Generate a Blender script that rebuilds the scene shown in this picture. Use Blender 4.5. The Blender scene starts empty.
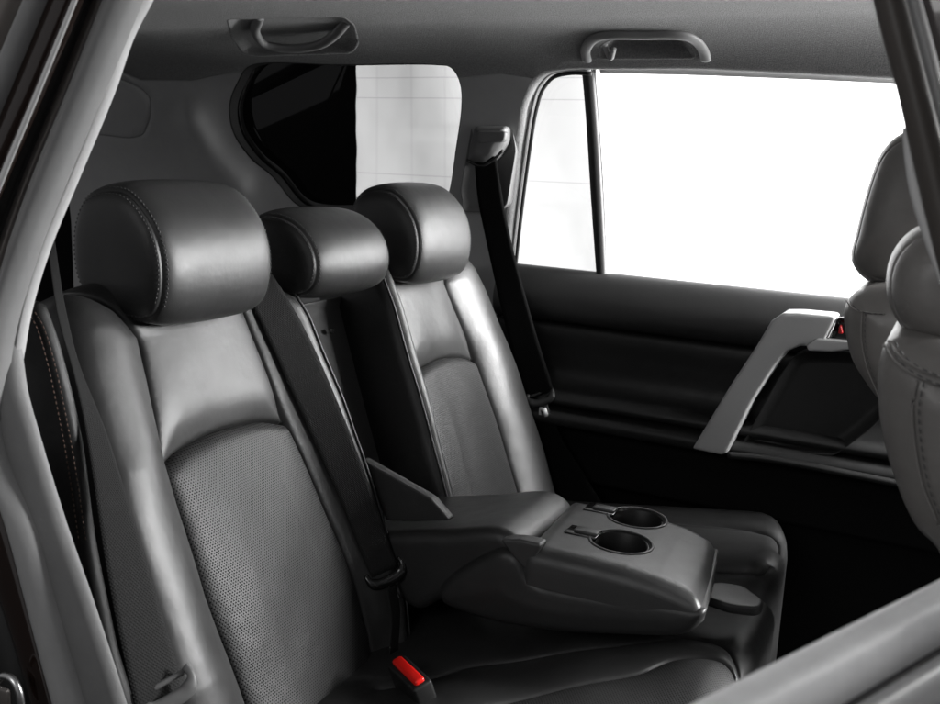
import bpy, math, random
import numpy as np
from mathutils import Vector
from mathutils.geometry import delaunay_2d_cdt

# ------------------------------------------------------------------ camera
scn = bpy.context.scene
CP = np.array([1.009, -1.544, 1.182]); YAW, PITCH, ROLL, FPX = 0.4525, 0.1856, 0.0456, 990.0
_f = np.array([-math.sin(YAW)*math.cos(PITCH), math.cos(YAW)*math.cos(PITCH), -math.sin(PITCH)])
_r0 = np.array([math.cos(YAW), math.sin(YAW), 0.0]); _u0 = np.cross(_r0, _f)
_r = math.cos(ROLL)*_r0 + math.sin(ROLL)*_u0; _u = -math.sin(ROLL)*_r0 + math.cos(ROLL)*_u0
camd = bpy.data.cameras.new("camera"); cam = bpy.data.objects.new("camera", camd)
scn.collection.objects.link(cam); scn.camera = cam
from mathutils import Matrix
cam.matrix_world = Matrix(((_r[0], _u[0], -_f[0], CP[0]), (_r[1], _u[1], -_f[1], CP[1]), (_r[2], _u[2], -_f[2], CP[2]), (0, 0, 0, 1)))
camd.sensor_width = 36; camd.lens = FPX/940*36; camd.clip_start = 0.02; camd.clip_end = 100
camd.dof.use_dof = True; camd.dof.focus_distance = 1.75; camd.dof.aperture_fstop = 9.0

# ------------------------------------------------------------------ light
scn.view_settings.view_transform = 'Standard'; scn.view_settings.look = 'None'
scn.view_settings.exposure = 0.18; scn.view_settings.gamma = 1
scn.cycles.use_denoising = True; scn.cycles.max_bounces = 8; scn.cycles.transparent_max_bounces = 12
scn.cycles.sample_clamp_indirect = 6
w = bpy.data.worlds.new("World"); scn.world = w; w.use_nodes = True
w.node_tree.nodes['Background'].inputs[0].default_value = (.21, .21, .215, 1)
w.node_tree.nodes['Background'].inputs[1].default_value = 1.0

def area(name, loc, target, sx, sy, power, spread=180, col=(1, 1, 1)):
    l = bpy.data.lights.new(name, 'AREA'); l.shape = 'RECTANGLE'; l.size = sx; l.size_y = sy; l.energy = power; l.color = col
    l.spread = math.radians(spread)
    o = bpy.data.objects.new(name, l); scn.collection.objects.link(o); o.location = loc
    o.rotation_euler = (Vector(target)-Vector(loc)).to_track_quat('-Z', 'Y').to_euler()
    return o
area("softbox_front", (2.15, 1.0, 1.20), (0.0, -.25, 1.10), .6, .5, 31, spread=100)
area("softbox_backdrop", (2.7, 1.15, 1.9), (1.75, 2.35, 1.15), 1.6, 1.6, 900)
area("softbox_near_side", (.3, -3.2, 2.1), (0.35, -.5, .8), 1.3, .9, 13)

# ------------------------------------------------------------------ helpers
A3 = np.array
def ray(px, py): return _f + (px-470)/FPX*_r + (352-py)/FPX*_u
def on(px, py, n, d):
    n = A3(n, float); v = ray(px, py); return CP + (d-n@CP)/(n@v)*v
def oy(px, py, y): return on(px, py, (0, 1, 0), y)     # a seen point at the lateral depth y
def oz(px, py, z): return on(px, py, (0, 0, 1), z)
AL = math.radians(23); BO = A3([.021, 0, .746])
BU = A3([0., 1, 0]); BV = A3([-math.sin(AL), 0, math.cos(AL)]); BN = A3([math.cos(AL), 0, math.sin(AL)])
def back_frame(u, v, w): return BO + np.outer(u, BU) + np.outer(v, BV) + np.outer(w, BN)
def ob(px, py, w=0.0):
    P = on(px, py, BN, BN@BO + w); return P[1], (P-BO)@BV

def crm(pts, closed=False, step=.004):
    """smooth curve through points, resampled evenly"""
    P = np.array(pts, float); n = len(P)
    if closed: Q = np.vstack([P[-1], P, P[0], P[1]])
    else: Q = np.vstack([2*P[0]-P[1], P, 2*P[-1]-P[-2]])
    out = []
    for i in range(1, len(Q)-2):
        p0, p1, p2, p3 = Q[i-1], Q[i], Q[i+1], Q[i+2]
        def kk(a, b): return max(np.linalg.norm(b-a)**.5, 1e-6)
        t0 = 0; t1 = t0+kk(p0, p1); t2 = t1+kk(p1, p2); t3 = t2+kk(p2, p3)
        for t in np.linspace(t1, t2, 17)[:-1]:
            a1 = (t1-t)/(t1-t0)*p0+(t-t0)/(t1-t0)*p1; a2 = (t2-t)/(t2-t1)*p1+(t-t1)/(t2-t1)*p2; a3 = (t3-t)/(t3-t2)*p2+(t-t2)/(t3-t2)*p3
            b1 = (t2-t)/(t2-t0)*a1+(t-t0)/(t2-t0)*a2; b2 = (t3-t)/(t3-t1)*a2+(t-t1)/(t3-t1)*a3
            out.append((t2-t)/(t2-t1)*b1+(t-t1)/(t2-t1)*b2)
    out.append(Q[-2] if not closed else P[0])
    return resample(np.array(out), step, closed)
def resample(P, step, closed=False, n=None):
    P = np.array(P, float)
    s = np.r_[0, np.cumsum(np.linalg.norm(np.diff(P, axis=0), axis=1))]
    m = n or max(2, int(round(s[-1]/step))+1)
    t = np.linspace(0, s[-1], m)
    R = np.array([np.interp(t, s, P[:, k]) for k in range(P.shape[1])]).T
    return R[:-1] if closed else R
def closedpoly(pts, step=.005, rad=0.0):
    """polygon with corner radius rad"""
    P = np.array(pts, float); n = len(P); out = []
    for i in range(n):
        a, b, c = P[i-1], P[i], P[(i+1) % n]
        la, lc = np.linalg.norm(a-b), np.linalg.norm(c-b); r = min(rad, la*.48, lc*.48)
        if r < 1e-5: out.append(b); continue
        s, e = b+(a-b)/la*r, b+(c-b)/lc*r
        for t in np.linspace(0, 1, 7): out.append((1-t)**2*s+2*t*(1-t)*b+t*t*e)
    out.append(out[0])
    return resample(out, step, True)
def dist(P, L, closed=False):
    A = L if closed else L[:-1]; B = np.roll(L, -1, 0) if closed else L[1:]
    d = np.full(len(P), 1e9); AB = B-A; l2 = np.maximum((AB**2).sum(1), 1e-14)
    for k in range(0, len(P), 4000):
        p = P[k:k+4000, None, :]-A[None]
        t = np.clip((p*AB[None]).sum(2)/l2, 0, 1)
        d[k:k+4000] = np.sqrt(((p-t[..., None]*AB[None])**2).sum(2).min(1))
    return d
def inside(P, L):
    x, y = P[:, 0], P[:, 1]; c = np.zeros(len(P), bool); B = np.roll(L, -1, 0)
    for (x0, y0), (x1, y1) in zip(L, B):
        if y0 == y1: continue
        c ^= ((y0 > y) != (y1 > y)) & (x < (x1-x0)*(y-y0)/(y1-y0)+x0)
    return c
def area2(L): B = np.roll(L, -1, 0); return (L[:, 0]*B[:, 1]-B[:, 0]*L[:, 1]).sum()/2
def nrm2(L, closed=False):
    T = (np.roll(L, -1, 0)-np.roll(L, 1, 0)) if closed else np.gradient(L, axis=0)
    T = T/np.maximum(np.linalg.norm(T, axis=1, keepdims=True), 1e-9); return np.stack([-T[:, 1], T[:, 0]], 1)

COL = scn.collection
def link(name, V, F, mat, parent=None, uv=None, smooth=True, mods=None):
    me = bpy.data.meshes.new(name); me.from_pydata([tuple(map(float, v)) for v in V], [], F); me.update()
    if uv is not None:
        L = me.uv_layers.new(name="uv"); idx = np.zeros(len(me.loops), np.int32); me.loops.foreach_get("vertex_index", idx)
        L.data.foreach_set("uv", np.asarray(uv, np.float32)[idx].ravel())
    if smooth: me.polygons.foreach_set("use_smooth", [True]*len(me.polygons))
    if mat: me.materials.append(mat)
    o = bpy.data.objects.new(name, me); COL.objects.link(o)
    if parent: o.parent = parent
    return o
def sub(V, F, uv):
    ids = sorted({i for f in F for i in f}); mp = {a: b for b, a in enumerate(ids)}
    return [V[i] for i in ids], [[mp[i] for i in f] for f in F], ([uv[i] for i in ids] if uv is not None else None)

def sheet(out, frame, hf=None, R=.02, Rw=None, depth=.03, res=.006, seams=(), regions=(), mat=None, name='panel',
          parent=None, back=True, holes=(), flip=False):
    """cushion-like solid: outline out (2D), rounded edge R, surface hf(u,v), seam grooves, faces split by regions"""
    Rw = R if Rw is None else Rw
    out = np.array(out); 
    if area2(out) < 0: out = out[::-1]
    N = nrm2(out, True); nO = len(out)
    pts = [out]; edges = [(i, (i+1) % nO) for i in range(nO)]; cnt = nO
    if R > 0:
        for a in (15, 30, 45, 60, 75, 90):
            d = R*(1-math.cos(math.radians(a))); q = out+N*d
            q = q[(dist(q, out, True) > d*.93) & inside(q, out)]
            pts.append(q); cnt += len(q)
    SL = []
    for (sp, sw, sd) in seams:
        sp = np.array(sp); keep = inside(sp, out) & (dist(sp, out, True) > .0015)
        runs, cur = [], []
        for i, k in enumerate(keep):
            if k: cur.append(sp[i])
            elif cur: runs.append(np.array(cur)); cur = []
        if cur: runs.append(np.array(cur))
        for rn in runs:
            if len(rn) < 3: continue
            SL.append((rn, sw, sd)); nn = nrm2(rn)
            edges += [(cnt+i, cnt+i+1) for i in range(len(rn)-1)]; pts.append(rn); cnt += len(rn)
            for k in (.6, 1.2, 2.2):
                for sg in (-1, 1):
                    q = rn+nn*sw*k*sg; q = q[inside(q, out)]; q = q[dist(q, rn) > sw*k*.9] if len(q) else q
                    pts.append(q); cnt += len(q)
    for h in holes:
        h = np.array(h); edges += [(cnt+i, cnt+(i+1) % len(h)) for i in range(len(h))]; pts.append(h); cnt += len(h)
    lo, hi = out.min(0), out.max(0)
    gx, gy = np.meshgrid(np.arange(lo[0], hi[0], res), np.arange(lo[1], hi[1], res*.87)); gx[1::2] += res/2
    G = np.stack([gx.ravel(), gy.ravel()], 1); G = G[inside(G, out)]; G = G[dist(G, out, True) > R+res*.4]
    for (rn, sw, sd) in SL: G = G[dist(G, rn) > 2.2*sw+res*.45]
    for h in holes: G = G[(~inside(G, np.array(h))) & (dist(G, np.array(h), True) > res*.5)]
    pts.append(G)
    P = np.vstack([p for p in pts if len(p)])
    vc, ec, fc, ov, _, _ = delaunay_2d_cdt([Vector(p) for p in P], edges, [], 0, 1e-6)
    Q = np.array([tuple(v) for v in vc]); F = [list(f) for f in fc]
    C = np.array([Q[f].mean(0) for f in F]); k = inside(C, out)
    for h in holes: k &= ~inside(C, np.array(h))
    F = [f for f, kk in zip(F, k) if kk]; C = C[k]
    d = dist(Q, out, True); wv = np.zeros(len(Q))
    if R > 0:
        m = d < R; wv[m] = -Rw*(1-np.sqrt(np.clip(1-((R-d[m])/R)**2, 0, 1)))
    if hf is not None: wv = wv+hf(Q[:, 0], Q[:, 1], d)
    for (rn, sw, sd) in SL:
        ds = dist(Q, rn); wv = wv-sd*np.exp(-(ds/sw)**2)
    # skirt
    key = {(round(a, 6), round(b, 6)): i for i, (a, b) in enumerate(Q)}
    oi = []
    for a in out:
        i = key.get((round(float(np.float32(a[0])), 6), round(float(np.float32(a[1])), 6)))
        if i is None: i = int(((Q-a)**2).sum(1).argmin())
        oi.append(i)
    U = np.r_[Q[:, 0], Q[oi, 0], Q[oi, 0]]; Vv = np.r_[Q[:, 1], Q[oi, 1], Q[oi, 1]]
    W = np.r_[wv, np.full(nO, 0.)+wv[oi]*.5+.5*np.minimum(wv[oi], -depth), np.minimum(np.full(nO, -depth), wv[oi]-.001)]
    V = frame(U, Vv, W); UV = np.stack([U, Vv], 1)
    n0 = len(Q); SK = []
    for i in range(nO):
        j = (i+1) % nO
        SK.append([oi[j], oi[i], n0+i, n0+j]); SK.append([n0+j, n0+i, n0+nO+i, n0+nO+j])
    if back: SK.append([n0+nO+i for i in range(nO)][::-1])
    if flip:
        F = [f[::-1] for f in F]; SK = [f[::-1] for f in SK]
    res_o = {}; left = np.ones(len(F), bool)
    for (rname, poly, rmat, rpar) in regions:
        m = inside(C, np.array(poly)) & left; left &= ~m
        ff = [f for f, kk in zip(F, m) if kk]
        if ff:
            a, b, c = sub(V, ff, UV); res_o[rname] = (a, b, c, rmat, rpar)
    a, b, c = sub(V, [f for f, kk in zip(F, left) if kk]+SK, UV)
    base = link(name, a, b, mat, parent, c)
    kids = []
    for rname, (a, b, c, rmat, rpar) in res_o.items():
        kids.append(link(rname, a, b, rmat, base if rpar == 'base' else parent, c))
    return base, kids

def grid(name, rows, mat, parent=None, closed_u=False, closed_v=False, flip=False, uv=None, caps=False):
    """rows: list of (n,3) arrays"""
    R = np.array(rows); m, n = R.shape[:2]; V = R.reshape(-1, 3); F = []
    for i in range(m if closed_v else m-1):
        for j in range(n if closed_u else n-1):
            a, b = i*n+j, i*n+(j+1) % n; c, d = ((i+1) % m)*n+(j+1) % n, ((i+1) % m)*n+j
            F.append([a, b, c, d] if not flip else [d, c, b, a])
    if caps:
        f0 = list(range(n)); f1 = [(m-1)*n+j for j in range(n)]
        F += [f0[::-1], f1] if not flip else [f0, f1[::-1]]
    UV = None
    if uv is not None: UV = uv
    return link(name, V, F, mat, parent, UV)
def tube(name, path, rad, mat, parent=None, n=10, closed=False, flat=1.0, up=(0, 0, 1)):
    P = np.array(path, float); T = (np.roll(P, -1, 0)-np.roll(P, 1, 0)) if closed else np.gradient(P, axis=0)
    T /= np.linalg.norm(T, axis=1, keepdims=True); up = A3(up, float); rows = []
    rr = rad if hasattr(rad, '__len__') else [rad]*len(P)
    for p, t, r in zip(P, T, rr):
        a = np.cross(t, up); a /= max(np.linalg.norm(a), 1e-6); b = np.cross(a, t)
        rows.append([p+r*(math.cos(k)*a+flat*math.sin(k)*b) for k in np.linspace(0, 2*math.pi, n, endpoint=False)])
    return grid(name, rows, mat, parent, closed_u=True, closed_v=closed, caps=not closed)
def stitches(name, path, normals, mat, parent, L=.0042, gap=.0026, r=.0007, lift=.0004):
    P = np.array(path, float); s = np.r_[0, np.cumsum(np.linalg.norm(np.diff(P, axis=0), axis=1))]
    V, F = [], []
    NN = np.array(normals, float)
    if NN.ndim == 1: NN = np.tile(NN, (len(P), 1))
    for k in np.arange(0, s[-1]-L, L+gap):
        pa = A3([np.interp(k, s, P[:, i]) for i in range(3)]); pb = A3([np.interp(k+L, s, P[:, i]) for i in range(3)])
        nn = A3([np.interp(k, s, NN[:, i]) for i in range(3)]); nn /= np.linalg.norm(nn)
        t = (pb-pa); t /= np.linalg.norm(t); sd = np.cross(t, nn); b = len(V)
        for q, rs, lf in ((pa, .3, -.6), (pa+t*L*.25, 1, 1), (pb-t*L*.25, 1, 1), (pb, .3, -.6)):
            for a in range(6):
                an = a*math.pi/3; V.append(q+nn*(lift+r*lf*.5)+rs*r*(math.cos(an)*sd+math.sin(an)*nn))
        for i in range(3):
            for a in range(6): F.append([b+i*6+a, b+i*6+(a+1) % 6, b+(i+1)*6+(a+1) % 6, b+(i+1)*6+a])
    return link(name, V, F, mat, parent) if V else None
def ribbon(name, L, Rr, mat, parent, th=.0014, n=8, sag=0.0, nrm=None):
    """webbing between two edge curves"""
    L, Rr = np.array(L), np.array(Rr); m = len(L)
    s = np.r_[0, np.cumsum(np.linalg.norm(np.diff((L+Rr)/2, axis=0), axis=1))]
    wd = np.linalg.norm(L-Rr, axis=1).mean()
    T = np.gradient((L+Rr)/2, axis=0); W = Rr-L; NN = np.cross(T, W); NN /= np.linalg.norm(NN, axis=1, keepdims=True)
    rows, UV = [], []
    for i in range(m):
        row = []
        for side in (1, -1):
            ks = np.linspace(0, 1, n+1) if side == 1 else np.linspace(1, 0, n+1)
            for k in ks:
                e = th*(.5 if 0 < k < 1 else .15)
                row.append(L[i]+W[i]*k+NN[i]*(side*e+sag*math.sin(math.pi*k))); UV.append((k*wd, s[i]))
        rows.append(row)
    return grid(name, rows, mat, parent, closed_u=True, uv=UV, caps=True)
def box(name, c, size, mat, parent=None, rot=None, bev=.002, seg=2):
    sx, sy, sz = [k/2 for k in size]
    V = [(x, y, z) for x in (-sx, sx) for y in (-sy, sy) for z in (-sz, sz)]
    F = [[0, 1, 3, 2], [4, 6, 7, 5], [0, 4, 5, 1], [2, 3, 7, 6], [0, 2, 6, 4], [1, 5, 7, 3]]
    import bmesh
    me = bpy.data.meshes.new(name); me.from_pydata(V, [], F); bm = bmesh.new(); bm.from_mesh(me)
    bmesh.ops.bevel(bm, geom=bm.edges[:], offset=bev, segments=seg, profile=.5, affect='EDGES'); bmesh.ops.recalc_face_normals(bm, faces=bm.faces[:])
    bm.to_mesh(me); bm.free(); me.polygons.foreach_set("use_smooth", [True]*len(me.polygons)); me.materials.append(mat)
    o = bpy.data.objects.new(name, me); COL.objects.link(o); o.parent = parent
    M = Matrix.Identity(3) if rot is None else Matrix([[rot[k][i] for k in range(3)] for i in range(3)])
    o.matrix_world = Matrix.Translation(Vector(c)) @ M.to_4x4()
    return o
def thing(name, label, cat, group=None, kind=None):
    o = bpy.data.objects.new(name, None); COL.objects.link(o); o.empty_display_size = .05
    return tag(o, label, cat, group, kind)
def tag(o, label, cat, group=None, kind=None):
    o['label'] = label; o['category'] = cat
    if group: o['group'] = group
    if kind: o['kind'] = kind
    return o

# ------------------------------------------------------------------ materials
def mat(name, col, rough=.5, spec=.5, metal=0.0, grain=None, coat=0.0, rvar=0.0, cvar=0.0, cscale=18, sheen=0.0):
    m = bpy.data.materials.new(name); m.use_nodes = True; nt = m.node_tree; b = nt.nodes['Principled BSDF']
    c = (col, col, col) if not hasattr(col, '__len__') else col
    b.inputs['Base Color'].default_value = (*c, 1); b.inputs['Roughness'].default_value = rough
    b.inputs['Specular IOR Level'].default_value = spec; b.inputs['Metallic'].default_value = metal
    b.inputs['Coat Weight'].default_value = coat; b.inputs['Sheen Weight'].default_value = sheen
    tc = nt.nodes.new('ShaderNodeTexCoord'); co = tc.outputs['Object']
    def noise(sc, det=4, ro=.55):
        n = nt.nodes.new('ShaderNodeTexNoise'); n.inputs['Scale'].default_value = sc; n.inputs['Detail'].default_value = det
        n.inputs['Roughness'].default_value = ro; nt.links.new(co, n.inputs['Vector']); return n.outputs['Fac']
    def mapr(src, a, b_, lo=.3, hi=.7):
        r = nt.nodes.new('ShaderNodeMapRange'); r.inputs[1].default_value = lo; r.inputs[2].default_value = hi
        r.inputs[3].default_value = a; r.inputs[4].default_value = b_; nt.links.new(src, r.inputs[0]); return r.outputs[0]
    if rvar: nt.links.new(mapr(noise(cscale*1.7, 5), rough-rvar, rough+rvar), b.inputs['Roughness'])
    if cvar:
        h = nt.nodes.new('ShaderNodeHueSaturation'); h.inputs['Color'].default_value = (*c, 1)
        nt.links.new(mapr(noise(cscale, 6, .65), 1-cvar, 1+cvar), h.inputs['Value']); nt.links.new(h.outputs[0], b.inputs['Base Color'])
    m['b'] = 0
    nrm = None
    for (kind, sc, st, dd) in (grain or ()):
        if kind == 'v':
            t = nt.nodes.new('ShaderNodeTexVoronoi'); t.inputs['Scale'].default_value = sc; t.feature = 'DISTANCE_TO_EDGE'
            nt.links.new(co, t.inputs['Vector']); src = mapr(t.outputs['Distance'], 0, 1, 0, .25)
        else: src = noise(sc, 3)
        bp = nt.nodes.new('ShaderNodeBump'); bp.inputs['Strength'].default_value = st; bp.inputs['Distance'].default_value = dd
        nt.links.new(src, bp.inputs['Height'])
        if nrm: nt.links.new(nrm, bp.inputs['Normal'])
        nrm = bp.outputs[0]
    if nrm: nt.links.new(nrm, b.inputs['Normal'])
    return m
LG = [('n', 18, .13, .010), ('v', 650, .13, .0005), ('n', 90, .04, .0015)]
M = {}
M['leather'] = mat('black_leather', .021, .43, .5, grain=LG, rvar=.03, cvar=.10)
M['leather_dark'] = mat('matte_black_leather', .013, .5, .35, grain=LG, rvar=.05)
M['armtop'] = mat('grained_vinyl', .045, .36, .55, grain=[('v', 520, .22, .0006), ('n', 40, .05, .003)], rvar=.05)
M['headliner'] = mat("headliner_fabric", .16, .95, .1, grain=[('n', 420, .8, .003), ('n', 60, .15, .004)], cvar=.30, cscale=260, sheen=.2)
M['trim'] = mat('grey_trim_plastic', .29, .5, .4, grain=[('v', 900, .15, .0004)], cvar=.04)
M['grip'] = mat('grip_plastic', .2, .42, .5, grain=[('v', 900, .15, .0004)])
M['trim_light'] = mat('pale_trim_plastic', .55, .5, .4, grain=[('v', 900, .15, .0004)])
M['door_soft'] = mat('door_soft_vinyl', .022, .5, .4, grain=[('v', 600, .3, .0006)], cvar=.08)
M['door_dark'] = mat('door_black_plastic', .0035, .5, .4, grain=[('v', 800, .2, .0004)])
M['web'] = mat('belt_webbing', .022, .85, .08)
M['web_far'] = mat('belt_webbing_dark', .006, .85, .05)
M['silver'] = mat('satin_silver_plastic', .42, .34, .5, metal=.35, grain=[('n', 900, .1, .0003)])
M['chrome'] = mat('chrome', .8, .1, .5, metal=1)
M['metal'] = mat('brushed_steel', .55, .3, .5, metal=1)
M['black'] = mat('gloss_black_plastic', .01, .18, .5)
M['blackm'] = mat('matt_black_plastic', .01, .5, .4, grain=[('n', 300, .1, .001)])
M['paint'] = mat('dark_brown_car_paint', (.016, .009, .007), .16, .5, coat=1, metal=.2)
M['paint_grey'] = mat('brown_grey_body_paint', (.16, .145, .135), .32, .5, coat=.4, metal=.5)
M['seal'] = mat('rubber_seal', .24, .40, .5, grain=[('n', 120, .12, .001)], cvar=.06)
M['rubber'] = mat('black_rubber', .012, .6, .3)
M['carpet'] = mat('black_carpet', .01, .95, .1, grain=[('n', 500, .6, .003)])
M['red_dark'] = mat('dim_red_plastic', (.35, .006, .008), .35, .5)
M['red'] = mat('red_plastic', (.75, .012, .008), .35, .5)
M['thread'] = mat('grey_thread', .075, .6, .3)
M['thread_l'] = mat('pale_thread', .22, .6, .3)
M['thread_b'] = mat('brown_thread', (.07, .042, .03), .6, .3)
M['fleather'] = mat('brown_grey_leather', (.18, .172, .165), .36, .5, grain=LG, rvar=.05, cvar=.1)
M['recess'] = mat('recess_board', .042, .6, .35, grain=[('n', 300, .2, .001)])
M['felt'] = mat('black_flocking', .004, 1.0, .02)
M['anchor'] = mat('anchor_plastic', .11, .5, .4)
M['sill'] = mat('sill_trim_plastic', .14, .5, .4, grain=[('n', 300, .15, .001)], cvar=.08)
M['sill2'] = mat('brown_grey_pillar_cover', (.062, .055, .05), .5, .4, grain=[('n', 300, .15, .001)])
M['doorlow'] = mat('lower_door_plastic', .004, .8, .1)
M['pale'] = mat("pale_leather", .75, .42, .5, grain=LG, rvar=.05, cvar=.08)
M['cloth'] = mat('white_backdrop_cloth', .82, .9, .1, grain=[('n', 1.6, .25, .05)])

def perforate(m, pitch=.0046, r=.0011, depth=.6, dark=.35):
    nt = m.node_tree; b = nt.nodes['Principled BSDF']
    uv = nt.nodes.new('ShaderNodeUVMap'); uv.uv_map = 'uv'
    outs = []
    for ox, oy_ in ((0, 0), (.5, .5)):
        mp = nt.nodes.new('ShaderNodeMapping'); mp.inputs['Scale'].default_value = (1/pitch, 1/(pitch*1.732), 1); mp.inputs['Location'].default_value = (ox, oy_, 0)
        nt.links.new(uv.outputs[0], mp.inputs['Vector'])
        fr = nt.nodes.new('ShaderNodeVectorMath'); fr.operation = 'FRACTION'; nt.links.new(mp.outputs[0], fr.inputs[0])
        sb = nt.nodes.new('ShaderNodeVectorMath'); sb.operation = 'SUBTRACT'; sb.inputs[1].default_value = (.5, .5, 0); nt.links.new(fr.outputs[0], sb.inputs[0])
        ml = nt.nodes.new('ShaderNodeVectorMath'); ml.operation = 'MULTIPLY'; ml.inputs[1].default_value = (pitch, pitch*1.732, 0); nt.links.new(sb.outputs[0], ml.inputs[0])
        ln = nt.nodes.new('ShaderNodeVectorMath'); ln.operation = 'LENGTH'; nt.links.new(ml.outputs[0], ln.inputs[0]); outs.append(ln.outputs['Value'])
    mn = nt.nodes.new('ShaderNodeMath'); mn.operation = 'MINIMUM'; nt.links.new(outs[0], mn.inputs[0]); nt.links.new(outs[1], mn.inputs[1])
    mr = nt.nodes.new('ShaderNodeMapRange'); mr.interpolation_type = 'SMOOTHSTEP'
    for i, v in ((1, r*.55), (2, r*1.35), (3, 0), (4, 1)): mr.inputs[i].default_value = v
    nt.links.new(mn.outputs[0], mr.inputs[0])
    bp = nt.nodes.new('ShaderNodeBump'); bp.inputs['Strength'].default_value = depth; bp.inputs['Distance'].default_value = .0008
    nt.links.new(mr.outputs[0], bp.inputs['Height'])
    old = b.inputs['Normal'].links[0].from_socket if b.inputs['Normal'].links else None
    if old: nt.links.new(old, bp.inputs['Normal'])
    nt.links.new(bp.outputs[0], b.inputs['Normal'])
    mx = nt.nodes.new('ShaderNodeMix'); mx.data_type = 'RGBA'
    src = b.inputs['Base Color'].links[0].from_socket if b.inputs['Base Color'].links else None
    if src: nt.links.new(src, mx.inputs[7])
    else: mx.inputs[7].default_value = b.inputs['Base Color'].default_value
    mx.inputs[6].default_value = (.010, .010, .010, 1)
    nt.links.new(mr.outputs[0], mx.inputs[0]); nt.links.new(mx.outputs[2], b.inputs['Base Color'])
    sp = nt.nodes.new('ShaderNodeMath'); sp.operation = 'MULTIPLY'; sp.inputs[1].default_value = b.inputs['Specular IOR Level'].default_value
    nt.links.new(mr.outputs[0], sp.inputs[0]); nt.links.new(sp.outputs[0], b.inputs['Specular IOR Level'])
M['perf'] = mat('perforated_leather', .024, .50, .4, grain=[('n', 22, .2, .01)], cvar=.08); perforate(M['perf'])
def weave(m):
    nt = m.node_tree; b = nt.nodes['Principled BSDF']; uv = nt.nodes.new('ShaderNodeUVMap'); uv.uv_map = 'uv'
    outs = []
    for ang, sc in ((.5, 120), (-.5, 120)):
        mp = nt.nodes.new('ShaderNodeMapping'); mp.inputs['Rotation'].default_value = (0, 0, ang); nt.links.new(uv.outputs[0], mp.inputs[0])
        wv = nt.nodes.new('ShaderNodeTexWave'); wv.inputs['Scale'].default_value = sc; nt.links.new(mp.outputs[0], wv.inputs[0]); outs.append(wv.outputs['Fac'])
    mx = nt.nodes.new('ShaderNodeMath'); mx.operation = 'MULTIPLY'; nt.links.new(outs[0], mx.inputs[0]); nt.links.new(outs[1], mx.inputs[1])
    bp = nt.nodes.new('ShaderNodeBump'); bp.inputs['Strength'].default_value = .6; bp.inputs['Distance'].default_value = .0012
    nt.links.new(mx.outputs[0], bp.inputs['Height']); nt.links.new(bp.outputs[0], b.inputs['Normal'])
for k in ('web', 'web_far'): weave(M[k])
def glass(name, tint, gl=.06):
    m = bpy.data.materials.new(name); m.use_nodes = True; nt = m.node_tree; nt.nodes.remove(nt.nodes['Principled BSDF'])
    o = nt.nodes['Material Output']; t = nt.nodes.new('ShaderNodeBsdfTransparent'); t.inputs[0].default_value = (tint, tint, tint, 1)
    g = nt.nodes.new('ShaderNodeBsdfGlossy'); g.inputs['Roughness'].default_value = .02; mx = nt.nodes.new('ShaderNodeMixShader')
    mx.inputs[0].default_value = gl
    nt.links.new(t.outputs[0], mx.inputs[1]); nt.links.new(g.outputs[0], mx.inputs[2]); nt.links.new(mx.outputs[0], o.inputs[0]); return m
M['glass_clear'] = glass('clear_window_glass', .93, .04)
M['glass_mid'] = glass('light_tinted_glass', .44, .04)
M['glass_tint'] = glass('privacy_tinted_glass', .46, .03)

# ------------------------------------------------------------------ setting: floor, backdrop
def quad(name, pts, mat_): return link(name, pts, [[0, 1, 2, 3]], mat_, smooth=False)
o = quad('studio_back_wall', [(-12, 4.6, -.45), (8, 4.6, -.45), (8, 4.6, 6), (-12, 4.6, 6)], M['felt']); o['kind'] = 'structure'
o = quad('studio_floor', [(-6, -6, -.45), (8, -6, -.45), (8, 8, -.45), (-6, 8, -.45)], M['blackm']); o['kind'] = 'structure'
o = quad('cabin_floor', [(-1.6, -.76, .02), (2.2, -.76, .02), (2.2, .78, .02), (-1.6, .78, .02)], M['carpet']); o['kind'] = 'structure'
# white cloth backdrop beyond the far windows, hung from its left edge with sewn seams
YB = 2.35
def wall_sheet():
    x0 = [oy(355, 66, YB), oy(358, 200, YB)]
    L = []; nx, nz = 260, 120; rows = []; UV = []
    rnd = random.Random(3); ph = [rnd.random()*6 for _ in range(8)]
    for j in range(nz):
        z = -.4+j/(nz-1)*3.1; xl = x0[0][0]+(x0[1][0]-x0[0][0])*(z-x0[0][2])/(x0[1][2]-x0[0][2])
        row = []
        for i in range(nx):
            x = xl+(i/(nx-1))*4.9 + (.002*math.sin(z*21+1)+.0015*math.sin(z*47) if i == 0 else 0)
            y = YB+.012*math.sin(x*3.1+ph[0]+.5*math.sin(z*2.3))+.008*math.sin(x*9+z*3+ph[1])
            for sz in (1.02, 1.34, 1.62, 1.70, 2.1): y += .006*math.exp(-((z-.02*x-sz)/.004)**2)
            row.append((x, y, z)); UV.append((x, z))
        rows.append(row)
    return grid('backdrop_wall', rows, M['cloth'], uv=UV, flip=False)
bw = wall_sheet(); bw['kind'] = 'structure'
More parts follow.
